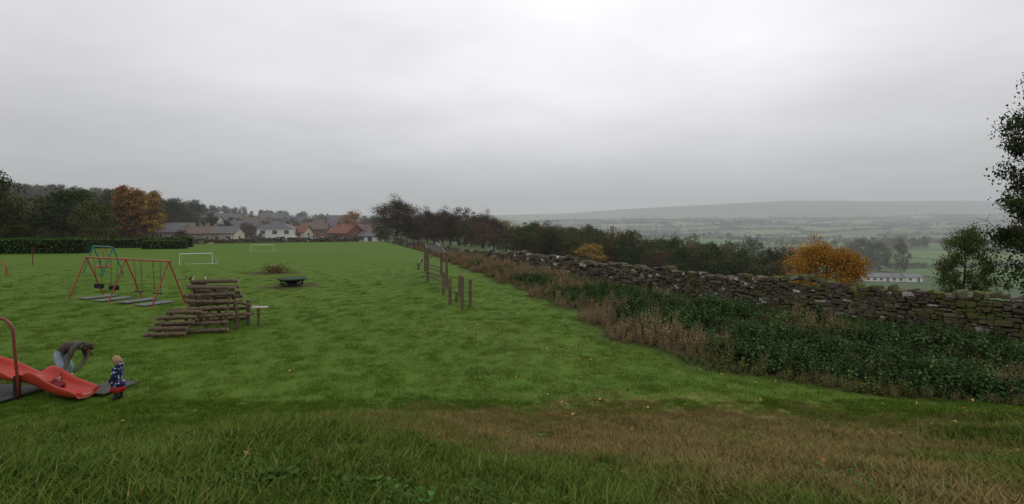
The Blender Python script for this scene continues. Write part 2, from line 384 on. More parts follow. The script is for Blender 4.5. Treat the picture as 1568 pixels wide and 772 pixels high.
wall('dry_stone_wall',[(21.8,8),(20.5,10),(18,13),(15.1,16.5),(13.4,18.5),(10.9,22.5),(7.6,30)],1.47,.6,3,(.07,.15),(.10,.36))
wall('dry_stone_wall',[(7.6,30),(.86,46),(-6.5,66),(-14.3,85),(-22,104)],1.3,.6,4,(.10,.18),(.18,.5))
wall('boundary_wall',[(-56,82),(-40,90),(-26,95)],.75,.45,5,(.14,.2),(.3,.7))

# ---------------- trees
bark=M('bark',(.10,.08,.06),(.05,.043,.035),3,.9,.4); barkd=M('dark_bark',(.06,.048,.04),(.035,.03,.025),3,.9)
def tree(name,seed,Ht,Wd,nlimb,nclump,nleaf,ls,lm,bk=None,trunk=.22,crown='round',twig=0,cr=.15,tr=None):
    rr=random.Random(seed); nr=np.random.RandomState(seed); b=MB(); tr=tr or Ht*.022
    pts=[Vector((0,0,-.5))]; k=6
    for i in range(1,k+1): pts.append(Vector((rr.uniform(-.02,.02)*Ht,rr.uniform(-.02,.02)*Ht,Ht*.92*i/k)))
    b.tube(pts,[tr*(1.25-1.1*i/k) if i else tr*1.6 for i in range(k+1)],7,0)
    def tp(t):
        f=t*k/.92*1.0; i=min(int(f),k-1); return pts[i].lerp(pts[i+1],min(f-i,1))
    def prof(t):
        u=(t-trunk*.7)/(1-trunk*.7); u=min(max(u,0),1)
        if crown=='round': return math.sqrt(max(0,1-(2*u-1)**2))**.8*Wd/2
        if crown=='column': return Wd/2*min(1,u*5)*math.sqrt(max(0,1-u**3))
        if crown=='cone': return Wd/2*(1-u)**.8*min(1,u*8)
        return Wd/2*math.sqrt(max(0,1-(1.4*u-.55)**2)) if u<1 else 0
    tips=[]
    for i in range(nlimb):
        t=trunk+(.85-trunk)*(i+rr.random()*.8)/nlimb; a=i*2.4+rr.uniform(-.4,.4); p0=tp(t)
        te=min(.99,t+rr.uniform(.08,.3)*(1 if crown!='cone' else .1)); rad=prof(te)*rr.uniform(.72,1.05); p3=Vector((rad*math.cos(a),rad*math.sin(a),te*Ht))
        p1=p0.lerp(p3,.35)+Vector((0,0,-.02*Ht)); p2=p0.lerp(p3,.7)+Vector((rr.uniform(-1,1),rr.uniform(-1,1),.3))*.03*Ht
        r0=tr*.5*(1-t)+tr*.12; b.tube([p0,p1,p2,p3],[r0,r0*.65,r0*.4,r0*.12],5,0,cap=False); tips+=[(p3,.6),(p2,.8)]
        for j in range(5+twig):
            q=(p1,p2,p3)[j%3].lerp(p2,rr.random()); dd=Vector((rr.gauss(0,1),rr.gauss(0,1),rr.gauss(.45,.6))).normalized()*Wd*rr.uniform(.1,.24)
            e=q+dd; ee=e+Vector((rr.uniform(-1,1),rr.uniform(-1,1),rr.uniform(0,1)))*Wd*.06
            b.tube([q,q.lerp(e,.5)+Vector((0,0,.02*Wd)),e,ee],[r0*.3,r0*.2,r0*.12,.008*Ht/10],3,0,cap=False); tips.append((e,1))
            for z in range(twig):
                q2=q.lerp(e,rr.uniform(.3,1)); d2=(dd.normalized()+Vector((rr.gauss(0,.6),rr.gauss(0,.6),rr.gauss(0,.6)))).normalized()*Wd*rr.uniform(.05,.13)
                b.tube([q2,q2+d2],[.010*Ht/10+.008,.006],3,0,cap=False)
    cs=[]; 
    for i in range(nclump):
        if rr.random()<.6 and tips: c,_=rr.choice(tips); c=c+Vector((rr.gauss(0,1),rr.gauss(0,1),rr.gauss(0,1)))*Wd*.05
        else:
            t=trunk*.8+(1-trunk*.8)*rr.random()**.85; a=rr.random()*6.283; q=prof(t)*rr.uniform(.3,1)**.6; c=Vector((q*math.cos(a),q*math.sin(a),t*Ht*.97))
        cs.append(c)
    if nleaf:
        C=[];r=[]
        for c in cs:
            m=int(nleaf*rr.uniform(.4,1.5)); s=Wd*cr*rr.uniform(.5,1.1); g=nr.normal(size=(m,3))*[s*.5,s*.5,s*.36]
            C.append(np.array(c)+g); cb=rr.random(); r+= np.clip(.55*cb+.45*nr.rand(m)+.25*(g[:,2]/(s*.4+.01))*.3,0,1).tolist()  # leaf tone: random per clump and leaf, paler toward clump top
        C=np.concatenate(C); b.quads(leaf_quads(C,ls),1,r)
    return b.mesh(name,[bk or bark,lm])
L_dkgreen=leafmat('leaf_dark_green',(.014,.024,.009),(.045,.058,.020))
L_olive=leafmat('leaf_olive',(.028,.034,.012),(.075,.075,.026))
L_green=leafmat('leaf_green',(.022,.042,.014),(.065,.085,.030))
L_orange=leafmat('leaf_orange',(.12,.060,.022),(.27,.15,.05),.25)
L_yellow=leafmat('leaf_yellow',(.15,.082,.010),(.32,.19,.02),.1)
L_brown=leafmat('leaf_brown',(.040,.026,.015),(.10,.066,.036))
L_rust=leafmat('leaf_rust',(.08,.038,.018),(.17,.085,.04))
L_purple=leafmat('leaf_purple_brown',(.032,.022,.016),(.080,.055,.038),.2)
L_bushbr=leafmat('leaf_shrub_brown',(.05,.035,.02),(.13,.09,.05))
L_red=leafmat('leaf_red',(.16,.03,.012),(.30,.08,.03))
PR={
 'dk':[tree('broadleaf_tree',21,12,11,12,80,70,.42,L_dkgreen,trunk=.12,cr=.17),tree('broadleaf_tree',22,12,10,11,75,70,.42,L_dkgreen,trunk=.15,cr=.18)],
 'ol':[tree('broadleaf_tree',23,12,11,12,80,60,.42,L_olive,trunk=.12,cr=.17),tree('broadleaf_tree',24,12,9,11,70,60,.40,L_olive,trunk=.15,cr=.17)],
 'gr':[tree('broadleaf_tree',25,11,10,12,75,60,.40,L_green,trunk=.12,cr=.17)],
 'or':[tree('poplar_tree',26,14,4.6,16,100,70,.32,L_orange,trunk=.08,crown='column',cr=.2,twig=2),tree('poplar_tree',27,14,4.6,16,90,70,.32,L_orange,trunk=.08,crown='column',cr=.2,twig=2)],
 'ora':[tree('autumn_tree',28,8,7,10,60,60,.32,L_orange,trunk=.12,cr=.18)],
 'ye':[tree('yellow_tree',29,9,10,14,150,150,.24,L_yellow,trunk=.05,cr=.16)],
 'br':[tree('autumn_tree',30,11,10,13,80,55,.36,L_brown,trunk=.12,cr=.17,twig=2),tree('autumn_tree',31,11,9,13,80,55,.36,L_brown,trunk=.12,cr=.17,twig=2)],
 'ru':[tree('autumn_tree',32,9,9,12,70,55,.34,L_rust,trunk=.1,cr=.17,twig=1)],
 'bare':[tree('bare_tree',33,12,12,22,230,110,.24,L_purple,barkd,trunk=.10,cr=.15,twig=5),tree('bare_tree',34,12,10,18,190,80,.23,L_purple,barkd,trunk=.12,cr=.17,twig=5)],
 'con':[tree('conifer_tree',35,10,4.5,22,110,50,.28,L_dkgreen,trunk=.05,crown='cone',cr=.17)],
 're':[tree('red_tree',38,7,7,10,60,60,.32,L_red,trunk=.12,cr=.18)],
}
hedgebush=[tree('hedgerow_bush',51,3.2,4.5,7,26,34,.34,L_dkgreen,trunk=.05,cr=.3),tree('hedgerow_bush',52,3.0,5,7,26,34,.34,L_olive,trunk=.05,cr=.3)]
DIM={}
for k_,l in PR.items():
    for m in l:
        co=np.zeros(len(m.vertices)*3); m.vertices.foreach_get('co',co); co=co.reshape(-1,3); DIM[m.name]=(np.percentile(co[:,2],99.6),np.percentile(co[:,0],99)-np.percentile(co[:,0],1))
cnt=[0]
def T(kind,px,top,wpx,D,name=None,mi=None):
    l=PR[kind]; m=l[cnt[0]%len(l) if mi is None else mi]; cnt[0]+=1; p=G(px,D)
    ht=CZ-(top-HY)*D/F-p.z; w=wpx*D/F; Hm,Wm=DIM[m.name]
    if ht<w*.6: w=ht/.6
    if ht<1.5: return
    OB(name or m.name.split('.')[0],m,None,p,R.random()*6.28,(w/Wm,w/Wm,ht/Hm))
T('dk',-6,262,62,74); T('dk',22,322,60,80); T('ol',62,312,70,88); T('dk',118,292,116,84); T('dk',90,300,80,95); T('ol',140,305,60,78)
T('or',186,285,32,98); T('or',208,289,32,97); T('or',234,293,28,96); T('or',200,297,30,101); T('or',222,300,26,100)
T('dk',30,345,50,70); T('ol',150,350,50,76)
T('ol',322,327,34,170); T('dk',345,338,26,175); T('br',378,340,30,185); T('ol',300,346,26,150);T('br',280,352,22,110)
T('ol',465,340,30,205);T('br',492,333,30,205);T('ora',538,323,34,185);T('re',461,364,12,150);T('ora',566,342,22,200);T('ol',578,348,24,150);T('re',500,364,12,160);T('br',420,336,40,230);T('ol',385,346,20,195);T('ora',372,362,14,150);T('dk',398,358,14,140);T('ol',515,360,16,140);T('br',588,352,26,130);T('dk',356,333,30,240);T('ol',440,334,34,250)
T('bare',607,302,72,112,None,0); T('bare',654,319,40,122); T('bare',678,318,40,126,None,0); T('br',703,318,46,120); T('bare',741,324,42,128,None,0); T('br',775,338,44,120); T('br',722,326,38,135);T('bare',640,333,34,140);T('bare',690,326,36,112,None,1);T('ol',712,338,36,108);T('bare',756,332,34,118,None,1);T('br',738,340,40,106)
T('br',800,342,44,118); T('br',822,340,48,125); T('bare',848,341,58,118,None,0); T('br',764,345,36,130);T('ol',690,340,40,115);T('br',665,340,36,110);T('br',632,345,30,115);T('ol',786,348,40,100);T('br',836,350,46,100)
T('ora',905,373,40,84,'autumn_tree'); T('ol',880,366,46,90); T('ru',940,348,60,130); T('br',915,360,40,140);T('ru',955,356,44,126)
T('dk',985,370,60,120);T('ol',1020,366,60,130);T('br',1055,372,50,110);T('ru',1092,376,56,95);T('con',1137,384,34,95);T('ru',1168,384,50,100);T('ol',1205,380,60,110);T('dk',1120,372,60,150);T('ru',1195,392,40,85);T('br',1010,385,50,95);T('dk',960,380,50,100);T('gr',1230,385,40,120)
T('br',866,358,44,110);T('dk',895,352,50,170);T('ol',1060,360,50,190);T('dk',1150,366,46,200);T('ol',1380,366,24,260);T('dk',1345,372,40,300);T('ye',1265,369,98,72,'yellow_tree')
T('dk',1320,366,40,330);T('ora',1215,376,34,160,'autumn_tree')
L_syc=leafmat('leaf_mid_green',(.028,.045,.012),(.075,.095,.032),.1)
m=tree('green_tree',41,8,6,16,150,95,.17,L_syc,trunk=.1,cr=.14,twig=3)
p=G(1477,48); hz=(CZ-(350-HY)*48/F-p.z)/8.1; OB('sycamore_tree',m,None,p,.5,(.68,.68,hz))
m=tree('near_tree',42,17,11,26,270,165,.21,L_dkgreen,trunk=.1,cr=.10,twig=4); p=G(1660,36); OB('ash_tree',m,None,p,1.0,(.80,.80,(CZ+205*36/F-p.z)/17))

def region(n,f):
    out=[];t=0
    while len(out)<n and t<n*60:
        t+=1; q=f()
        if q: out.append(q)
    return out
def wood():
    D=R.uniform(130,330); px=R.uniform(-120,300-max(0,(170-D))*1.0); x=(px-784)/F*D
    z=h(x,D)
    if px>235 and D<150: return None
    lim=285+max(0,px-60)**1.15*.062
    return (x,D,z) if HY-(z+8-CZ)*F/D>lim-4 else None
P=region(520,wood); scatter('wooded_hill',P,[R.uniform(.6,.95) for _ in P],PR['dk']+PR['ol']+PR['br'])
def townt():
    D=R.uniform(225,620); px=R.uniform(240,880); x=(px-784)/F*D
    return (x,D,h(x,D))
P=region(420,townt); scatter('town_trees',P,[R.uniform(.3,.58) for _ in P],PR['ol']+PR['br']+PR['dk']+PR['br'])
P=[];Sx=[]
for _ in range(480):
    D=R.uniform(85,330); px=R.uniform(790,1250); x=(px-784)/F*D; z=h(x,D); s=R.uniform(.35,.75)
    lim=np.interp(px,[790,900,1000,1100,1250],[343,353,363,372,384])+R.uniform(-2,14)
    top=HY-(z+12*s-CZ)*F/D
    if top<lim: s=(CZ-(lim-HY)*D/F-z)/12
    if s<.2 or R.random()<ss(1100,1250,px)*.7: continue
    P.append((x,D,z));Sx.append(s)
scatter('valley_side_trees',P,Sx,PR['ol']+PR['br']+PR['dk']+PR['gr']+PR['ol']+PR['ru']+PR['dk'])
P=[];Sx=[];P2=[];S2=[]
BW,RH=200,130
def add_h(u,v,s,big=False):
    x,y=warp(u,v); x=float(x);y=float(y)
    if y<200 or y>1750 or abs(x)>y*1.12 or x<xw(y)+110: return
    if big: P2.append((x,y,h(x,y)));S2.append(s)
    else: P.append((x,y,h(x,y)));Sx.append(s*(1+.4*ss(500,1600,y)))
for row in range(-6,18):
    for u in np.arange(-700,2600,3.4):
        if math.sin(u*.021+row*2.1)<.82:
            if R.random()<.9: add_h(u+R.uniform(-1,1),row*RH+R.uniform(-1,1),R.uniform(.6,1.15))
            if R.random()<.035+.12*max(0,math.sin(u*.009+row)): add_h(u,row*RH,R.uniform(.35,.65),True)
    off=BW*.5 if row%2 else 0
    for cu in range(-4,14):
        if R.random()<.2: continue
        for v in np.arange(0,RH,3.4):
            if R.random()<.9: add_h(cu*BW+off+R.uniform(-1,1),row*RH+v,R.uniform(.6,1.1))
            if R.random()<.06: add_h(cu*BW+off,row*RH+v,R.uniform(.35,.65),True)
for _ in range(24):
    cx=R.uniform(-100,1500);cy=R.uniform(330,1600)
    for _ in range(R.randint(10,40)):
        x=cx+R.gauss(0,30);y=cy+R.gauss(0,9)
        if x<xw(y)+110 or abs(x)>1.1*y: continue
        P2.append((x,y,h(x,y)));S2.append(R.uniform(.4,.75))
scatter('valley_hedgerows',P,Sx,hedgebush); scatter('valley_trees',P2,S2,PR['ol']+PR['dk']+PR['gr']+PR['br'])

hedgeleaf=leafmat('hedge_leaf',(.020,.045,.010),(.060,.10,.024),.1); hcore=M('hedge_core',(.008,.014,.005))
def hedge(p0,p1,hh,th,dens=90):
    b=MB(); a=Vector(p0);c=Vector(p1); d=(c-a); L=d.length; d.normalize(); n=Vector((-d.y,d.x,0)); ang=math.atan2(d.y,d.x)
    nseg=int(L/2)+1
    for i in range(nseg):
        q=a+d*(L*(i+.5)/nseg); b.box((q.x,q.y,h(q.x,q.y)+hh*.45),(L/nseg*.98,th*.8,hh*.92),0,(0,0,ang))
    m=int(L*dens); t=NR.rand(m)*L; f=NR.rand(m); o=np.where(f<.45,-th/2,np.where(f<.6,th/2,(NR.rand(m)-.5)*th)); z=np.where(f<.6,NR.rand(m)*hh,hh)
    o=o+NR.normal(size=m)*.05; z=z+NR.normal(size=m)*.05+.06*np.sin(t*1.3)
    x=a.x+d.x*t+n.x*o; y=a.y+d.y*t+n.y*o; C=np.stack([x,y,H(x,y)+z],1); b.quads(leaf_quads(C,.2),1,NR.rand(m).tolist())
    return b.obj('trimmed_hedge',[hcore,hedgeleaf])
hedge((-66,62,0),(-48.5,64,0),1.65,1.2,140); hedge((-47.5,72,0),(-42.5,73,0),1.1,1.2); hedge((-50,75,0),(-44,77,0),1.35,1.2)
hedge((-60,73,0),(-50,75,0),1.2,1.1)
b=MB(); C=NR.normal(size=(900,3))*[.48,.32,.17]+[0,0,.28]; C[:,2]=np.abs(C[:,2]); b.quads(leaf_quads(C,.10),1,NR.rand(900).tolist())
for i in range(40):
    a=R.random()*6.28; b.tube([(R.uniform(-.5,.5),R.uniform(-.2,.2),0),(math.cos(a)*R.uniform(.3,1.1),math.sin(a)*.5,R.uniform(.3,.62))],[.012,.004],3,0,cap=False)
b.obj('brown_shrub',[barkd,L_bushbr],loc=(-17.6,41.5,h(-17.6,41.5)))

# ---------------- buildings
glass=M('window_glass',(.03,.035,.04),(.05,.055,.06),1,.15,spec=.5); wframe=M('white_frame',(.7,.7,.68)); door=M('door_paint',(.12,.05,.04))
w_cream=M('cream_render',(.62,.57,.44),(.54,.50,.39),2,.9); w_white=M('white_render',(.78,.77,.73),(.68,.67,.64),2,.9)
w_stone=M('house_stone',(.30,.26,.20),(.20,.175,.14),6,.9,.3); w_brick=M('house_brick',(.26,.11,.075),(.20,.085,.06),8,.9,.2)
r_slate=M('roof_slate',(.14,.14,.15),(.09,.09,.10),4,.7,.2); r_tile=M('roof_red_tile',(.24,.095,.06),(.17,.07,.05),5,.8,.2); r_brown=M('roof_brown_tile',(.17,.12,.095),(.12,.085,.07),5,.8,.2)
def house(name,px,D,w,d,eave,ridge,rot,wm,rm,hip=False,storeys=2,ch=1,zoff=0):
    p=G(px,D); p.z+=zoff; root=OB(name,None,None,p,rot)
    b=MB(); hw,hd=w/2,d/2
    if hip: b.box((0,0,eave/2-1),(w,d,eave+2))
    else:
        vs=[(-hw,-hd,-2),(hw,-hd,-2),(hw,hd,-2),(-hw,hd,-2),(-hw,-hd,eave),(hw,-hd,eave),(hw,hd,eave),(-hw,hd,eave),(-hw,0,ridge-.12),(hw,0,ridge-.12)]
        b.add(vs,[(3,2,1,0),(0,1,5,4),(2,3,7,6),(1,2,6,9,5),(3,0,4,8,7),(4,5,9,8),(6,7,8,9)])
    b.obj('walls',[wm],root)
    b=MB(); o=.35
    if hip:
        rl=max(w-d,1)/2; b.add([(-hw-o,-hd-o,eave),(hw+o,-hd-o,eave),(hw+o,hd+o,eave),(-hw-o,hd+o,eave),(-rl,0,ridge),(rl,0,ridge)],[(3,2,1,0),(0,1,5,4),(1,2,5),(2,3,4,5),(3,0,4)])
    else:
        k=(ridge-eave)/hd; e=eave-o*k+.05; t=.16
        for s in(-1,1):
            vs=[(-hw-o,s*(hd+o),e),(hw+o,s*(hd+o),e),(hw+o,0,ridge+.05),(-hw-o,0,ridge+.05)]
            b.add(vs+[(x,y,z+t) for x,y,z in vs],[(3,2,1,0),(4,5,6,7),(0,1,5,4),(1,2,6,5),(2,3,7,6),(3,0,4,7)])
    b.obj('roof',[rm],root)
    if ch:
        b=MB()
        for c in range(ch):
            cx=(-hw+.7) if c==0 else hw-.7
            if hip: cx*=.45
            b.box((cx,.15,ridge+.25),(.9,.6,1.3)); b.tube([(cx-.2,.15,ridge+.9),(cx-.2,.15,ridge+1.25)],.11,6); b.tube([(cx+.2,.15,ridge+.9),(cx+.2,.15,ridge+1.25)],.11,6)
        b.obj('chimneys',[w_brick if wm is w_brick else w_stone],root)
    b=MB(); nw=max(2,int(w/2.6)); sh=eave/storeys
    for s in range(storeys):
        for i in range(nw):
            cx=-hw+w*(i+.5)/nw
            if s==0 and i==nw//2: continue
            for sg in(-1,1):
                b.box((cx,sg*(hd+.02),s*sh+sh*.58),(1.35,.10,1.25),1); b.box((cx-.32,sg*(hd+.05),s*sh+sh*.58),(.54,.10,1.05),0); b.box((cx+.32,sg*(hd+.05),s*sh+sh*.58),(.54,.10,1.05),0)
        for sg in(-1,1):
            b.box((sg*(hw+.02),0,s*sh+sh*.58),(.10,1.1,1.2),1); b.box((sg*(hw+.05),0,s*sh+sh*.58),(.10,.9,1.0),0)
    b.obj('windows',[glass,wframe],root)
    b=MB(); cx=-hw+w*(nw//2+.5)/nw; b.box((cx,-hd-.02,1.05),(1.2,.12,2.2),1); b.box((cx,-hd-.05,1.02),(.9,.12,2.0),0); b.obj('door',[door,wframe],root)
    return root
house('rendered_house',424,165,9.6,8,4.7,6.9,.25,w_white,r_slate,True,2,2,-.6)
house('cream_bungalow',340,145,8.6,7,2.8,4.4,.1,w_cream,r_slate,False,1,1,.1)
house('stone_bungalow',306,138,6.5,6,2.7,4.2,.5,w_stone,r_brown,False,1,1,0)
house('brick_house',530,150,6.8,6.5,3.7,5.7,-.5,w_brick,r_tile,False,2,2,-.6)
house('brick_house',551,160,5.6,6,3.9,5.9,.5,w_brick,r_brown,False,2,1,-.7)
house('brick_house',482,190,8.5,7,4.2,6.3,.2,w_brick,r_brown,False,2,2,-.8)
house('cottage',457,172,6.4,6,3.4,5.2,-.1,w_cream,r_tile,False,2,1,-.6)
house('terraced_house',504,195,10,7,5.0,7.2,.15,w_white,r_slate,False,2,2,-.8)
house('stone_house',378,205,12,7,4.8,7.0,-.2,w_stone,r_slate,False,2,2,-1)
house('stone_house',265,140,9,7,4.2,6.2,.6,w_stone,r_slate,False,2,1,-1)
house('rendered_house',320,205,8,7,5.4,7.6,.1,w_white,r_slate,False,2,1,.2)
house('stone_house',395,250,10,7,5.0,7.6,.3,w_cream,r_brown,False,2,2,-.7)
house('rendered_house',450,270,12,7,5.2,7.8,-.2,w_white,r_slate,False,2,2,-.7)
house('rendered_house',568,150,4.6,6,2.6,3.8,-.2,w_white,r_slate,False,2,1,-.4)
house('stone_house',350,300,14,8,5.2,8.2,.1,w_stone,r_slate,False,2,2,-.4)
house('stone_house',420,360,16,8,5.5,8.6,.2,w_stone,r_slate,False,2,2,-.2)
house('stone_house',520,300,14,8,5.2,8.0,.1,w_stone,r_slate,False,2,2,-.3)
for px,D in((800,330),(838,350)): house('stone_house',px,D,12,9,5,8,R.uniform(-.4,.4),w_stone,r_slate,False,2,2,.2)
shed=M('shed_cladding',(.22,.23,.22),(.16,.17,.16),2,.7); sroof=M('shed_roof',(.17,.175,.18),(.13,.13,.14),1,.6)
house('farm_barn',1352,255,19,8,1.9,3.3,-.12,w_white,sroof,False,1,0,0); house('farm_shed',1394,252,7,6,2.1,3.2,-.1,w_white,shed,False,1,0,0)

def car(px,D,col,rot):
    p=G(px,D); m=M('car_paint',col,None,1,.3,spec=.5); b=MB()
    pr=[(-2.1,.35),(-2.15,.75),(-1.9,.95),(-1.35,1.02),(-.8,1.42),(.75,1.45),(1.5,1.0),(2.05,.85),(2.12,.35)]; sx=.85
    n=len(pr); vs=[(x,-sx+(.12 if z>1.1 else 0),z) for x,z in pr]+[(x,sx-(.12 if z>1.1 else 0),z) for x,z in pr]
    b.add(vs,[tuple(range(n)),tuple(range(2*n-1,n-1,-1))]+[(i,i+n,(i+1)%n+n,(i+1)%n) for i in range(n)],0)
    for sg in(-1,1):
        b.add([(x,sg*.86,z) for x,z in((-1.1,1.05),(-.75,1.34),(.65,1.36),(1.2,1.05))],[(0,1,2,3)],1)
        for wx in(-1.3,1.35): b.tube([(wx,sg*.68,.33),(wx,sg*.9,.33)],.33,12,2)
    b.obj('parked_car',[m,glass,M('tyre',(.02,.02,.02))],None,loc=p,rotz=rot)
car(447,125,(.55,.55,.55),.1); car(470,127,(.06,.07,.09),0); car(492,130,(.3,.3,.32),.2); car(432,124,(.03,.03,.035),0)

# ---------------- playground
redp=M('red_paint',(.36,.045,.028),(.27,.035,.022),6,.45,spec=.5); tealp=M('teal_paint',(.02,.20,.16),(.015,.15,.12),5,.5); chain=M('chain_steel',(.06,.06,.06),rough=.5,metallic=.5)
rub=M('rubber_black',(.025,.025,.027)); mat_g=M('safety_mat',(.17,.175,.165),(.11,.115,.11),6,.95,.2); whitep=M('white_paint',(.75,.75,.73),(.6,.6,.58),8,.6)
A=Vector((-22.1,29.0,2.05)); B=Vector((-16.1,26.2,2.05)); root=OB('swing_set',None)
d=(B-A).normalized(); nrm=Vector((-d.y,d.x,0)); b=MB(); b.tube([A-d*.15,B+d*.15],.040,10)
mid=A.lerp(B,.5)
for q in(A,mid,B):
    for s in(-1,1):
        e=q+nrm*s*.85; b.tube([q+Vector((0,0,.02)),Vector((e.x,e.y,h(e.x,e.y)-.1))],.034,8)
b.obj('frame',[redp],root)
for i,t in enumerate((.14,.36,.64,.86)):
    q=A.lerp(B,t); sw=R.uniform(-.12,.12); b=MB()
    sc_=q+nrm*sw-Vector((0,0,1.55))
    for s in(-1,1): b.tube([q+d*s*.28,sc_+d*s*.22],.013,4)
    b.obj('chains',[chain],root); b=MB(); ang=math.atan2(d.y,d.x)
    b.box(sc_,(.48,.2,.05),0,(0,0,ang))
    if i<2:
        for s in(-1,1): b.box(sc_+nrm*s*.12+Vector((0,0,.17)),(.44,.02,.05),0,(0,0,ang)); b.box(sc_+d*s*.22+Vector((0,0,.1)),(.02,.24,.2),0,(0,0,ang))
    b.obj('seat',[rub],root)
for i,t in enumerate((.25,.75)):
    q=A.lerp(B,t); b=MB(); ang=math.atan2(d.y,d.x)
    for s in(-.65,.65):
        c=q+d*s; b.box((c.x,c.y,h(c.x,c.y)+.045),(.8,1.5,.03),0,(0,0,ang))
    b.obj('safety_mats',[mat_g],root)
root=OB('basket_swing',None); b=MB(); A2=PX(143,381,41);B2=PX(173,379,39.5); A2.z=B2.z=2.0
d2=(B2-A2).normalized(); n2=Vector((-d2.y,d2.x,0)); b.tube([A2,B2],.05,8)
for q in(A2,B2):
    for s in(-1,1): e=q+n2*s*.7; b.tube([q,Vector((e.x,e.y,-.1))],.045,8)
b.obj('frame',[tealp],root); b=MB(); c=A2.lerp(B2,.5)
ring=[c+d2*.5*math.cos(t)+n2*.5*math.sin(t)-Vector((0,0,1.45)) for t in np.linspace(0,6.283,17)]
b.tube(ring,.05,6)
for k_ in(2,6,10,14): b.tube([ring[k_],c+d2*(.35 if k_ in(2,14) else -.35)],.015,4)
for k_ in range(-3,4): b.tube([c+d2*(k_*.14)+n2*.45-Vector((0,0,1.45)),c+d2*(k_*.14)-n2*.45-Vector((0,0,1.45))],.012,4)
b.obj('basket',[redp],root)
b=MB(); q=G(50,48); b.tube([q,q+Vector((0,0,1.5))],.035,8); b.box(q+Vector((.0,0,1.45)),(.25,.03,.18)); b.obj('dog_waste_sign_post',[M('maroon_paint',(.16,.03,.03))])
b=MB(); q=G(-3,40); b.tube([q,q+Vector((0,0,.9)),q+Vector((.3,0,1.0)),q+Vector((.6,0,.6)),q+Vector((.6,0,0))],.04,8); b.obj('red_hoop_rail',[redp])
def goal(pxl,pxr,D,hh,rot=0,r=.04):
    b=MB(); a=G(pxl,D); c=G(pxr,D+rot); up=Vector((0,0,hh)); bk=Vector((0,.9,0))
    b.tube([a,a+up,c+up,c],r,8); b.tube([a+up,a+bk+up*.2,a+bk],r*.5,6); b.tube([c+up,c+bk+up*.2,c+bk],r*.5,6); b.tube([a+bk,c+bk],r*.5,6); b.obj('football_goal',[whitep])
goal(275,325,48,.95,.8); goal(384,419,66,.8,1,.03)
root=OB('roundabout',None,None,(-13.2,33.5,h(-13.2,33.5))); b=MB()
rg=lambda r,z,n=28:[(r*math.cos(t),r*math.sin(t),z) for t in np.linspace(0,2*math.pi,n,endpoint=False)]
def disc(b,rings,mat=0):
    n=len(rings[0]); vs=[v for r_ in rings for v in r_]; fs=[]
    for i in range(len(rings)-1):
        for k in range(n): fs.append((i*n+k,i*n+(k+1)%n,(i+1)*n+(k+1)%n,(i+1)*n+k))
    fs+= [tuple(range(n-1,-1,-1)),tuple((len(rings)-1)*n+k for k in range(n))]; b.add(vs,fs,mat)
disc(b,[rg(.80,.38),rg(.84,.40),rg(.84,.45),rg(.80,.47)]); b.obj('platform',[M('roundabout_deck',(.05,.085,.06),(.03,.05,.04),6,.9,spec=.1)],root)
b=MB(); disc(b,[rg(.25,0,12),rg(.25,.38,12)])
for k_ in range(8):
    t=k_*math.pi/4; b.tube([(.7*math.cos(t),.7*math.sin(t),.40),(.62*math.cos(t),.62*math.sin(t),.12)],.03,6); b.tube([(.15*math.cos(t),.15*math.sin(t),.2),(.72*math.cos(t),.72*math.sin(t),.36)],.03,6)
b.tube([(.62*math.cos(t),.62*math.sin(t),.12) for t in np.linspace(0,6.283,25)],.035,6); b.obj('hub_and_braces',[rub],root)
# log climbing pyramid
logm=M('weathered_log',(.19,.14,.09),(.085,.063,.045),9,.9,.5)
root=OB('log_climbing_pyramid',None)
def log(b,p,q,r=.085):
    p=Vector(p);q=Vector(q); m_=p.lerp(q,.5)+Vector((R.uniform(-.015,.015),0,R.uniform(-.015,.015))); b.tube([p,m_,q],[r,r*R.uniform(.95,1.08),r*.95],9,0)
    dd=(q-p).normalized()*.006
    b.tube([p-dd,p],r*.93,9,1); b.tube([q,q+dd],r*.88,9,1)
loge=M('log_end',(.36,.28,.19),(.24,.18,.12),12,.9)
b=MB(); c0=Vector((-11.25,20.9,0)); gz=h(-11.25,20.9)
def lp(x,y,z): x*=.86;y*=.84; return Vector((c0.x+x*math.cos(.22)-y*math.sin(.22),c0.y+x*math.sin(.22)+y*math.cos(.22),gz+z))
lv=7
for i in range(lv):
    z=.1+i*.235; hw=1.36-i*.06; yy=1.35-i*.19
    for s in(-1,1):
        jx=R.uniform(-.25,.25); ty_=R.uniform(-.08,.08); tz=R.uniform(-.04,.04)
        log(b,lp(-hw+jx+.1,s*yy-ty_,z-tz),lp(hw+jx+R.uniform(-.3,.05)+.1,s*yy+ty_,z+tz),.072)
for xx in(-.72,.08,.8):
    for s in(-1,1): log(b,lp(xx,s*1.30,-.12),lp(xx,s*.03,1.50),.06)
log(b,lp(-.82,0,1.74),lp(1.05,.03,1.72),.075)
b.obj('stepped_logs',[logm,loge],root)
b=MB()
for s in(0,1): log(b,lp(-1.55+s*1.0,-2.15,-.05),lp(-1.2+s*1.0,-1.0,.72),.055)
for i in range(5):
    t=(i+.3)/5.2; a_=lp(-1.65,-2.15,.10).lerp(lp(-1.2,-1.0,.9),t); c_=lp(-.65,-2.15,.10).lerp(lp(-.2,-1.0,.9),t); dd=(c_-a_).normalized(); log(b,a_-dd*R.uniform(.05,.25),c_+dd*R.uniform(.05,.25),.07)
b.obj('log_ramp',[logm,loge],root)
b=MB(); log(b,lp(1.15,-.6,-.1),lp(1.15,-.6,1.05),.07); log(b,lp(1.4,.4,-.1),lp(1.4,.4,.95),.07); log(b,lp(.9,.2,.9),lp(1.65,-.1,.78),.06); log(b,lp(.8,-.6,.55),lp(1.75,-.55,.52),.06)
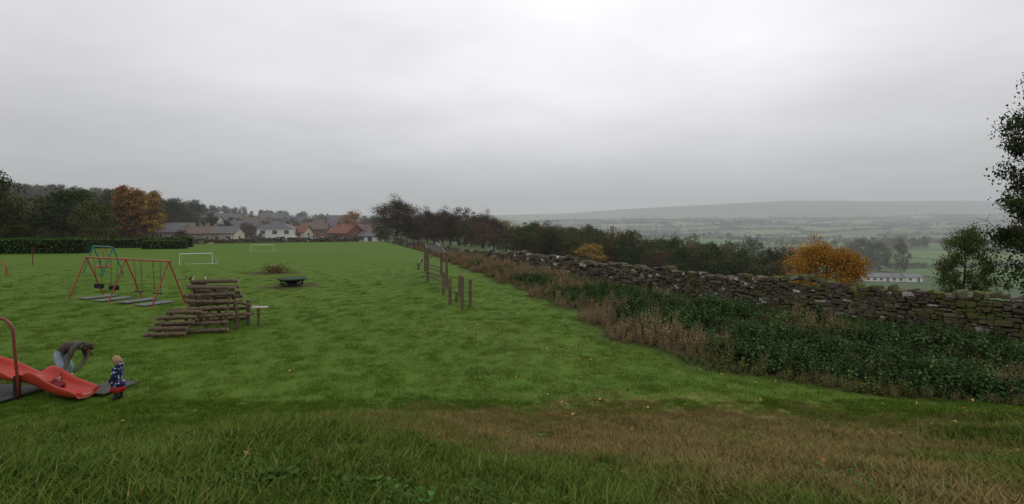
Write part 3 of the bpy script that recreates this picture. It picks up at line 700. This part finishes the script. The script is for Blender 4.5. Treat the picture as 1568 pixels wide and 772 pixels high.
b.box(lp(1.95,.0,.70),(.6,.28,.045),2,(0,0,.1)); b.tube([lp(1.9,.0,-.1),lp(1.9,.0,.675)],.055,8); b.obj('side_step',[logm,loge,M('pale_plank',(.50,.46,.40),(.36,.33,.28),9)],root)
root=OB('spring_rider',None,None,PX(305,432,30)*1.0); root.location.z=h(root.location.x,30)
b=MB(); b.tube([(.1*math.cos(t),.1*math.sin(t),.03+t*.012) for t in np.linspace(0,30,70)],.015,5); b.obj('spring',[rub],root)
b=MB(); b.box((0,0,.48),(.7,.18,.2),0); b.tube([(-.3,0,.5),(-.5,0,.8),(-.35,0,.95)],[.07,.06,.03],8); b.obj('seat_body',[rub],root)
b=MB(); 
for s in(-1,1): b.tube([(.02*s,0,.58),(.2*s,0,.64),(.36*s,0,.80),(.30*s,0,.93)],.028,6)
b.obj('handlebars',[whitep],root)
root=OB('trim_trail_frame',None); postm=M('wooden_post',(.18,.14,.09),(.10,.078,.055),7,.9,.4)
b=MB(); pts4=[G(655,36),G(684,32),G(651,42.5),G(676,38.5)]
tops=[]
for q in pts4: b.tube([q-Vector((0,0,.2)),q+Vector((0,0,2.15))],.085,8); tops.append(q+Vector((0,0,2.05)))
b.tube([tops[0],tops[2]],.05,6); b.tube([tops[1],tops[3]],.05,6)
b.obj('posts',[postm],root); b=MB()
for t in np.linspace(.0,1,9): b.tube([tops[0].lerp(tops[2],t),tops[1].lerp(tops[3],t)],.022,6)
b.obj('rungs',[chain],root); b=MB()
for a_,c_ in((0,1),(2,3)):
    for zz in(.35,.6): b.tube([pts4[a_]+Vector((0,0,zz)),pts4[c_]+Vector((0,0,zz))],.05,8)
b.obj('steps',[postm],root)
for px,by,ht in((708,473,1.5),(720,470,1.28),(689,467,1.25),(704,455,1.15),(679,452,1.2),(699,462,.5)):
    D=CZ*F/(by-HY); q=G(px,D); b=MB(); b.tube([q-Vector((0,0,.2)),q+Vector((0,0,ht-.02)),q+Vector((0,0,ht))],[.08,.075,.055],9); b.obj('stepping_post',[postm])
b=MB(); q0=G(641,44);q1=G(646,52); 
for q in(q0,q1): b.tube([q-Vector((0,0,.1)),q+Vector((0,0,.4))],.07,8)
b.tube([q0+Vector((0,-.3,.45)),q1+Vector((0,.3,.45))],.08,8); b.obj('balance_beam',[postm])
b=MB(); 
for px,D in((653,56),(660,56),(655,62)): q=G(px,D); b.tube([q,q+Vector((0,0,1.3))],.06,8)
b.obj('chinning_posts',[postm])
b=MB()
for px,D,ht in((935,22,1.2),(884,33,1.1),(700,58,1.2)): q=G(px,D); b.tube([q-Vector((0,0,.2)),q+Vector((.03,0,ht))],.035,6)
b.obj('fence_stakes',[postm])

# ---------------- slide
slidem,nt=newmat('red_plastic'); tc=N(nt,'ShaderNodeTexCoord'); f=noise(nt,tc.outputs['Object'],3,5); f2=noise(nt,tc.outputs['Object'],22,4,.7,.45,.75)
finish(nt,mix(nt,math_(nt,'MULTIPLY',f2,.3),mix(nt,f,(.56,.055,.03),(.44,.042,.025)),(.30,.08,.05)),.38,None,spec=.45)
root=OB('red_slide',None); b=MB()
path=[(-15,13.7,1.55,.2),(-14,13.5,1.1,.2),(-13,13.3,.68,.2),(-12.4,13.2,.48,.24),(-11.9,13.12,.40,.24),(-11.5,13.05,.36,.12),(-11.3,13.02,.35,.05),(-11.15,13.0,.34,.10),(-11.0,12.98,.32,.28),(-10.7,12.92,.22,.30),(-10.35,12.84,.12,.22),(-10.05,12.78,.08,.18),(-9.8,12.73,.08,.13),(-9.66,12.71,.09,.06)]
P=[Vector(p[:3]) for p in path]; vs=[];
for i,p in enumerate(P):
    dd=(P[min(i+1,len(P)-1)]-P[max(i-1,0)]); dd.z=0; dd.normalize(); sd=Vector((dd.y,-dd.x,0)); wh=path[i][3]
    prof=[(-.31,wh+.0),(-.285,wh+.03),(-.25,wh*.95),(-.22,wh*.35),(-.14,.03),(0,0),(.14,.03),(.22,wh*.35),(.25,wh*.95),(.285,wh+.03),(.31,wh)]
    und=[(.30,wh*.5),(.24,-.05),(0,-.08),(-.24,-.05),(-.30,wh*.5)]
    for o_,z_ in prof+und: vs.append(p+sd*o_+Vector((0,0,z_+.04)))
m_=16; fs=[]
for i in range(len(P)-1):
    for k in range(m_): fs.append((i*m_+k,i*m_+(k+1)%m_,(i+1)*m_+(k+1)%m_,(i+1)*m_+k))
fs+=[tuple(range(m_)),tuple((len(P)-1)*m_+k for k in range(m_-1,-1,-1))]
b.add(vs,fs); o=b.obj('chute',[slidem],root,smooth=True); sm=o.modifiers.new('s','SUBSURF'); sm.levels=sm.render_levels=2
b=MB(); yr=12.62
arc=[Vector((-14.2,yr+.5,1.9)),Vector((-12.6,yr+.1,1.9)),Vector((-11.55,yr,1.87))]+[Vector((-11.55+.38*math.sin(t),yr,1.49+.38*math.cos(t))) for t in np.linspace(.3,1.45,6)]+[Vector((-11.13,yr,1.0)),Vector((-11.06,yr,.35)),Vector((-11.05,yr,.05))]
arc=[a_-Vector((.10,0,0)) for a_ in arc]
b.tube(arc,.031,10); b.obj('hand_rail',[M('rail_red',(.22,.03,.022),(.16,.025,.02),6,.4,spec=.5)],root,smooth=True)
b=MB(); b.box((-11.22,12.66,.3),(.10,.10,.5)); b.box((-11.22,13.36,.25),(.10,.10,.5)); b.tube([(-13.4,13.4,0),(-13.4,13.4,.8)],.05,8); b.obj('supports',[rub],root)
b=MB(); b.box((-12.7,12.9,h(-12.6,13)+.05),(3.0,1.4,.03),0,(0,0,-.15)); b.box((-9.75,13.5,h(-9.7,13.5)+.05),(.8,1.0,.03),0,(0,0,-.2)); b.obj('safety_mat',[M('mat_dark',(.085,.085,.08),(.055,.055,.055),6,.95)],root)
b=MB(); nn=9; vs=[]
for i in range(nn):
    for j in range(nn):
        u=i/(nn-1)-.5; v=j/(nn-1)-.5; rr_=math.hypot(u,v); vs.append((-10.52+u*.30,12.9+v*.26,.30+.10*max(0,1-2.2*rr_)+.035*math.sin(9*u+3)*math.cos(8*v)-.12*u))
b.add(vs,[(i*nn+j,(i+1)*nn+j,(i+1)*nn+j+1,i*nn+j+1) for i in range(nn-1) for j in range(nn-1)])
o=b.obj('wiping_cloth',[M('maroon_cloth',(.22,.03,.04),(.14,.02,.03),12,.95)],None,smooth=True); sd_=o.modifiers.new('t','SOLIDIFY'); sd_.thickness=.02

# ---------------- people
def skin(name,J,E,mats,root,parent,tags,levels=2,smooth=True):
    keys=list(J); me=bpy.data.meshes.new(name); me.from_pydata([J[k][:3] for k in keys],[(keys.index(a),keys.index(c)) for a,c in E],[])
    o=bpy.data.objects.new(name,me); S.collection.objects.link(o); md=o.modifiers.new('k','SKIN'); md.use_smooth_shade=True
    for i,k in enumerate(keys):
        sv=me.skin_vertices[0].data[i]; r=J[k][3]; sv.radius=(r,J[k][4] if len(J[k])>4 else r); sv.use_root=(k==root)
    s=o.modifiers.new('s','SUBSURF'); s.levels=s.render_levels=levels
    dg=bpy.context.evaluated_depsgraph_get(); dg.update(); m2=bpy.data.meshes.new_from_object(o.evaluated_get(dg)); bpy.data.objects.remove(o)
    m2.materials.clear()
    for m in mats: m2.materials.append(m)
    segs=[(Vector(J[a][:3]),Vector(J[c][:3]),(J[a][3]+J[c][3])/2,tags[i]) for i,(a,c) in enumerate(E)]
    for p in m2.polygons:
        best=1e9; c=p.center
        for a_,b_,r_,t_ in segs:
            ab=b_-a_; t=max(0,min(1,(c-a_).dot(ab)/max(ab.length_squared,1e-9))); dd=(c-(a_+ab*t)).length-r_
            if dd<best: best=dd; p.material_index=t_
        p.use_smooth=True
    return OB(name,m2,parent)
skinm=M('skin',(.50,.30,.22),(.44,.26,.19),8,.6); hairb=M('brown_hair',(.045,.026,.016),(.022,.014,.009),40,.6,.3); hairbl=M('blonde_hair',(.45,.31,.15),(.30,.20,.09),40,.6,.3)
eyem=M('eye_dark',(.02,.015,.012)); lip=M('lips',(.32,.10,.09))
def head(parent,c,scale,rot,hm,long=0):
    Mx=Matrix.Translation(c)@Euler(rot).to_matrix().to_4x4()@Matrix.Scale(scale,4)
    b=MB(); nu,nv=20,14
    def shp(th,ph,k=1,dz=0):
        x=math.sin(th)*math.cos(ph);y=math.sin(th)*math.sin(ph);z=math.cos(th)
        X_=x*.098;Y_=y*.078;Z_=z*.118
        if z<0: X_*=1+z*.18*(1 if x<0 else .35); Y_*=1+z*.34
        if x>0 and z<.2: X_*=.95
        return Vector((X_*k,Y_*k,Z_*k+dz))
    def ball(k,mat,cond=None):
        vs=[shp(math.pi*i/nv,2*math.pi*j/nu,k) for i in range(nv+1) for j in range(nu)]; fs=[]
        for i in range(nv):
            for j in range(nu):
                f_=(i*nu+j,i*nu+(j+1)%nu,(i+1)*nu+(j+1)%nu,(i+1)*nu+j); cc=sum((vs[q] for q in f_),Vector())/4
                if cond is None or cond(cc): fs.append(f_)
        b.add([Mx@v for v in vs],fs,mat)
    ball(1,0); ball(1.10,1,lambda c:(c.x<.025 and c.z>-.10) or c.z>.068 or (c.x<.055 and abs(c.y)>.062 and c.z>-.02)); ball(1.16,1,lambda c:c.x<-.0 and c.z>-.05)
    b.tube([Mx@Vector(v) for v in((.088,0,.028),(.106,0,-.006),(.118,0,-.02),(.094,0,-.03))],[.008*scale,.012*scale,.015*scale,.006*scale],8,0)
    for s in(-1,1):
        b.tube([Mx@Vector(v) for v in((.078,s*.032,.012),(.093,s*.030,.012))],[.013*scale,.010*scale],8,2)
        b.tube([Mx@Vector(v) for v in((.086,s*.046,.034),(.093,s*.02,.037))],.004*scale,5,1)
        b.tube([Mx@Vector(v) for v in((.0,s*.074,-.025),(-.008,s*.086,-.005),(-.005,s*.087,.02),(.008,s*.078,.022))],[.008*scale,.011*scale,.012*scale,.006*scale],7,0)
    b.tube([Mx@Vector(v) for v in((.083,-.024,-.056),(.096,0,-.056),(.083,.024,-.056))],[.004*scale,.008*scale,.004*scale],6,3)
    if long:
        rr=random.Random(5)
        for i in range(46):
            a=rr.uniform(1.1,5.18); r0=Vector((.1*math.cos(a),.082*math.sin(a),rr.uniform(-.02,.04))); wp=Mx@r0
            dn=Vector((rr.uniform(-.02,.03),rr.uniform(-.02,.02),-1)); Ls=long*rr.uniform(.7,1.1)
            e1=wp+(Mx.to_3x3()@Vector((-.02,0,-.05)))*1.0; b.tube([wp,e1,e1+dn*Ls*.5+Vector((rr.uniform(-.02,.02),0,0)),e1+dn*Ls],[.012,.014,.011,.003],5,1)
    b.obj('head',[skinm,hm,eyem,lip],parent,smooth=True)
def hand(parent,w,dirv,side,scale=1.,thumb=1,curl=.5):
    dirv=Vector(dirv).normalized(); side=(Vector(side)-dirv*Vector(side).dot(dirv)).normalized(); pal=dirv.cross(side).normalized()
    w=Vector(w); J={};E=[]
    J['w']=(*w,.022*scale,.016*scale); J['p']=(*(w+dirv*.045*scale),.034*scale,.015*scale); J['k']=(*(w+dirv*.085*scale),.036*scale,.013*scale); E=[('w','p'),('p','k')]
    o=skin('palm',J,E,[skinm],'w',parent,[0,0],2)
    for i,(off,L) in enumerate(((-.030,.062),(-.010,.075),(.011,.070),(.031,.054))):
        a=w+dirv*.078*scale+side*off*scale; c=a+(dirv*(.5)+pal*.12*curl)*L*scale; e=c+(dirv*.30+pal*.28*curl)*L*scale; g_=e+(dirv*.16+pal*.25*curl)*L*scale
        skin('finger_%d'%(i+1),{'a':(*a,.009*scale),'b':(*c,.0088*scale),'c':(*e,.008*scale),'d':(*g_,.0065*scale)},[('a','b'),('b','c'),('c','d')],[skinm],'a',parent,[0]*3,1)
    a=w+dirv*.03*scale-side*.026*scale*thumb; c=a+(dirv*.6-side*thumb*.6+pal*.2)*.038*scale; e=c+(dirv*.8-side*thumb*.15+pal*.3)*.032*scale
    skin('thumb',{'a':(*a,.012*scale),'b':(*c,.0105*scale),'c':(*e,.008*scale)},[('a','b'),('b','c')],[skinm],'a',parent,[0]*2,1)
jacket=M('jacket_cloth',(.105,.090,.072),(.065,.057,.047),14,.95,.4); jeans=M('pale_jeans',(.36,.47,.58),(.27,.37,.48),12,.95,.3); shoe=M('shoe_dark',(.03,.025,.022))
wroot=OB('woman',None); gy=13.72; g0=h(-11.1,gy)
J={'pel':(-11.10,gy,.84,.145,.13),'lhip':(-11.10,gy-.09,.77,.10),'rhip':(-11.10,gy+.09,.77,.10),
'lkn':(-10.98,gy-.13,.43,.068),'rkn':(-10.95,gy+.14,.43,.068),'lcf':(-11.05,gy-.13,.27,.060),'rcf':(-11.02,gy+.14,.27,.060),'lan':(-11.11,gy-.13,.08+g0,.042),'ran':(-11.09,gy+.14,.08+g0,.042),'lto':(-10.91,gy-.15,.04+g0,.038),'rto':(-10.89,gy+.16,.04+g0,.038),
'wst':(-10.97,gy,.94,.13,.14),'chs':(-10.80,gy,1.01,.155,.13),'sho':(-10.66,gy,.99,.12,.10),'nek':(-10.56,gy,.955,.052),'nk2':(-10.49,gy,.94,.048),
'ls':(-10.67,gy-.17,.93,.070),'le':(-10.70,gy-.27,.67,.052),'lf':(-10.65,gy-.42,.53,.043),'lw':(-10.60,gy-.60,.42,.033),
'rs':(-10.67,gy+.17,.93,.070),'re':(-10.57,gy+.16,.68,.052),'rf':(-10.52,gy-.04,.54,.043),'rw':(-10.49,gy-.36,.43,.033)}
E=[('pel','lhip'),('pel','rhip'),('lhip','lkn'),('rhip','rkn'),('lkn','lcf'),('rkn','rcf'),('lcf','lan'),('rcf','ran'),('lan','lto'),('ran','rto'),('pel','wst'),('wst','chs'),('chs','sho'),('sho','nek'),('nek','nk2'),('sho','ls'),('ls','le'),('le','lf'),('lf','lw'),('sho','rs'),('rs','re'),('re','rf'),('rf','rw')]
tg=[1,1,1,1,1,1,1,1,2,2,0,0,0,0,3,0,0,0,0,0,0,0,0]
skin('body',J,E,[jacket,jeans,shoe,skinm],'pel',wroot,tg)
head(wroot,Vector((-10.40,gy,.925)),1.0,(0,math.radians(50),math.radians(-15)),hairb,.17)
hand(wroot,(-10.60,gy-.62,.41),(.03,-.45,-.8),(1,0,0),1,1,.6); hand(wroot,(-10.49,gy-.38,.42),(.0,-.75,-.45),(1,0,0),1,-1,.6)
b=MB(); b.tube([(-10.60+.05*math.cos(t)*.5,gy+.10*math.sin(t),1.0+.05*math.cos(t)) for t in np.linspace(0,6.283,14)],.035,8); b.obj('collar',[jacket],wroot,smooth=True)
def dots():
    m,nt=newmat('spotted_coat'); tc=N(nt,'ShaderNodeTexCoord'); v=N(nt,'ShaderNodeTexVoronoi'); v.inputs['Scale'].default_value=17; nt.links.new(tc.outputs['Object'],v.inputs['Vector'])
    f=math_(nt,'LESS_THAN',v.outputs['Distance'],.33); hs=mix(nt,.55,(.75,.72,.75),v.outputs['Color']); finish(nt,mix(nt,f,(.018,.022,.085),hs),.7); return m
coat=dots(); redc=M('red_skirt_cloth',(.45,.03,.03),(.34,.02,.02),12,.9); boot=M('boot_navy',(.04,.035,.06))
croot=OB('child',None); cx,cy=-9.0,12.75; g0=h(cx,cy)
def c_(x,y,z,*r): return (cx+x,cy+y,g0+z,*r)
J={'pel':c_(0,0,.44,.105,.115),'lh':c_(0,-.055,.38,.07),'rh':c_(0,.055,.38,.07),'lk':c_(-.02,-.065,.25,.05),'rk':c_(.02,.065,.25,.05),'lc':c_(0,-.065,.17,.048),'rc':c_(.03,.065,.17,.048),'la':c_(0,-.065,.06,.04),'ra':c_(.03,.065,.06,.04),'lt':c_(-.10,-.075,.035,.035),'rt':c_(-.07,.075,.035,.035),
'ws':c_(0,0,.54,.105,.12),'ch':c_(.0,0,.66,.10,.12),'sh':c_(.0,0,.745,.075,.09),'nk':c_(-.01,0,.80,.04),'n2':c_(-.015,0,.83,.038),
'ls':c_(0,-.115,.725,.052),'le':c_(-.0,-.165,.58,.043),'lf':c_(-.04,-.165,.50,.038),'lw':c_(-.09,-.15,.43,.030),'rs':c_(0,.115,.725,.052),'re':c_(.0,.165,.58,.043),'rf':c_(-.05,.165,.52,.038),'rw':c_(-.12,.14,.46,.030)}
E=[('pel','lh'),('pel','rh'),('lh','lk'),('rh','rk'),('lk','lc'),('rk','rc'),('lc','la'),('rc','ra'),('la','lt'),('ra','rt'),('pel','ws'),('ws','ch'),('ch','sh'),('sh','nk'),('nk','n2'),('sh','ls'),('ls','le'),('le','lf'),('lf','lw'),('sh','rs'),('rs','re'),('re','rf'),('rf','rw')]
tg=[0,0,1,1,2,2,2,2,2,2,0,0,0,0,3,0,0,0,0,0,0,0,0]
skin('body',J,E,[coat,redc,boot,skinm],'pel',croot,tg)
def rc_(r_,z_,w_=0): return [(cx+(r_+w_*math.sin(5*t))*math.cos(t),cy+(r_+w_*math.sin(5*t))*math.sin(t),g0+z_) for t in np.linspace(0,2*math.pi,20,endpoint=False)]
b2=MB(); disc(b2,[rc_(.118,.46),rc_(.135,.38),rc_(.143,.32)]); b2.obj('coat_hem',[coat],croot,smooth=True)
b=MB(); disc(b,[rc_(.135,.33),rc_(.158,.20,.008)]); b.obj('skirt',[redc],croot,smooth=True)
head(croot,Vector((cx-.03,cy,g0+.905)),.82,(0,math.radians(22),math.radians(195)),hairbl,.10)
hand(croot,c_(-.09,-.15,.43)[:3],(-.35,.1,-.9),(0,-1,0),.62,1,.6); hand(croot,c_(-.12,.14,.46)[:3],(-.35,-.1,-.9),(0,1,0),.62,1,.6)
b=MB(); b.tube([(cx+.05+.04*math.cos(t),cy+.085*math.sin(t),g0+.79+.03*math.cos(t)) for t in np.linspace(0,6.283,14)],.035,8); b.obj('hood',[coat],croot,smooth=True)

# ---------------- self-glowing volume, emission imitates light scattered by haze (starts beyond the playing field)
b=MB(); b.box((0,2160,40),(8400,4200,210)); m,nt=newmat('glowing_haze'); o_=N(nt,'ShaderNodeOutputMaterial')
ab=N(nt,'ShaderNodeVolumeAbsorption'); ab.inputs['Color'].default_value=(0,0,0,1); ab.inputs['Density'].default_value=.00052
em=N(nt,'ShaderNodeEmission'); em.inputs[0].default_value=(.43,.445,.455,1); em.inputs[1].default_value=.00052
ad=N(nt,'ShaderNodeAddShader'); nt.links.new(ab.outputs[0],ad.inputs[0]); nt.links.new(em.outputs[0],ad.inputs[1]); nt.links.new(ad.outputs[0],o_.inputs['Volume'])
b.obj('glowing_haze',[m])

# ---------------- world
w=bpy.data.worlds.new('World'); S.world=w; w.use_nodes=True; nt=w.node_tree; nt.nodes.clear()
el,az=math.radians(38),math.radians(8)
sky=N(nt,'ShaderNodeTexSky',sky_type='NISHITA'); sky.sun_disc=False; sky.sun_elevation=el; sky.sun_rotation=az
bg1=N(nt,'ShaderNodeBackground'); bg1.inputs[1].default_value=.08; nt.links.new(sky.outputs[0],bg1.inputs[0])
tc=N(nt,'ShaderNodeTexCoord'); sp=N(nt,'ShaderNodeSeparateXYZ'); nt.links.new(tc.outputs['Generated'],sp.inputs[0])
az_=math_(nt,'ADD',math_(nt,'MAXIMUM',sp.outputs[2],0),.17)
cb=N(nt,'ShaderNodeCombineXYZ'); nt.links.new(math_(nt,'DIVIDE',sp.outputs[0],az_),cb.inputs[0]); nt.links.new(math_(nt,'DIVIDE',sp.outputs[1],az_),cb.inputs[1])
c1=noise(nt,cb.outputs[0],.55,5,.5,.3,.7); c2=noise(nt,cb.outputs[0],1.6,4,.5,.3,.7)
cr=N(nt,'ShaderNodeValToRGB'); e=cr.color_ramp; e.elements[0].position=0; e.elements[0].color=(.54,.55,.57,1); e.elements[1].position=.8; e.elements[1].color=(1.0,.99,1.0,1)
for p_,c in((.05,(.65,.655,.675)),(.12,(.84,.835,.855)),(.22,(.98,.97,.99)),(.36,(1.03,1.01,1.035))): x=e.elements.new(p_); x.color=(*c,1)
nt.links.new(sp.outputs[2],cr.inputs[0])
amp=math_(nt,'MULTIPLY_ADD',c1,.22,.87); amp=math_(nt,'MULTIPLY',amp,math_(nt,'MULTIPLY_ADD',c2,.13,.935))
vd=N(nt,'ShaderNodeVectorMath',operation='DOT_PRODUCT'); nt.links.new(tc.outputs['Generated'],vd.inputs[0]); vd.inputs[1].default_value=(.12,.92,.36)
gl=math_(nt,'POWER',math_(nt,'MAXIMUM',vd.outputs['Value'],0),5); amp=math_(nt,'MULTIPLY',amp,math_(nt,'MULTIPLY_ADD',gl,.34,.76))
mc=N(nt,'ShaderNodeVectorMath',operation='SCALE'); nt.links.new(cr.outputs[0],mc.inputs[0]); nt.links.new(amp,mc.inputs['Scale'])
bg2=N(nt,'ShaderNodeBackground'); bg2.inputs[1].default_value=1.0; nt.links.new(mc.outputs[0],bg2.inputs[0])
ms=N(nt,'ShaderNodeMixShader'); ms.inputs[0].default_value=.95; nt.links.new(bg1.outputs[0],ms.inputs[1]); nt.links.new(bg2.outputs[0],ms.inputs[2])
ow=N(nt,'ShaderNodeOutputWorld'); nt.links.new(ms.outputs[0],ow.inputs[0])
sl=bpy.data.lights.new('sun','SUN'); sl.energy=.7; sl.angle=math.radians(25); sl.color=(1,.97,.93); so=OB('sun',sl)
sd=Vector((math.sin(az)*math.cos(el),math.cos(az)*math.cos(el),math.sin(el))); so.rotation_euler=sd.to_track_quat('Z','Y').to_euler(); so.location=(0,0,60)
# ---------------- camera
cam=bpy.data.cameras.new('camera'); co=OB('camera',cam); co.location=(0,0,CZ); co.rotation_euler=(math.radians(90),0,0)
cam.sensor_width=36; cam.lens=36*F/1568; cam.shift_y=-54/1568; cam.clip_end=12000; cam.clip_start=.05
S.camera=co; S.view_settings.view_transform='Standard'; S.view_settings.look='None'; S.view_settings.exposure=0
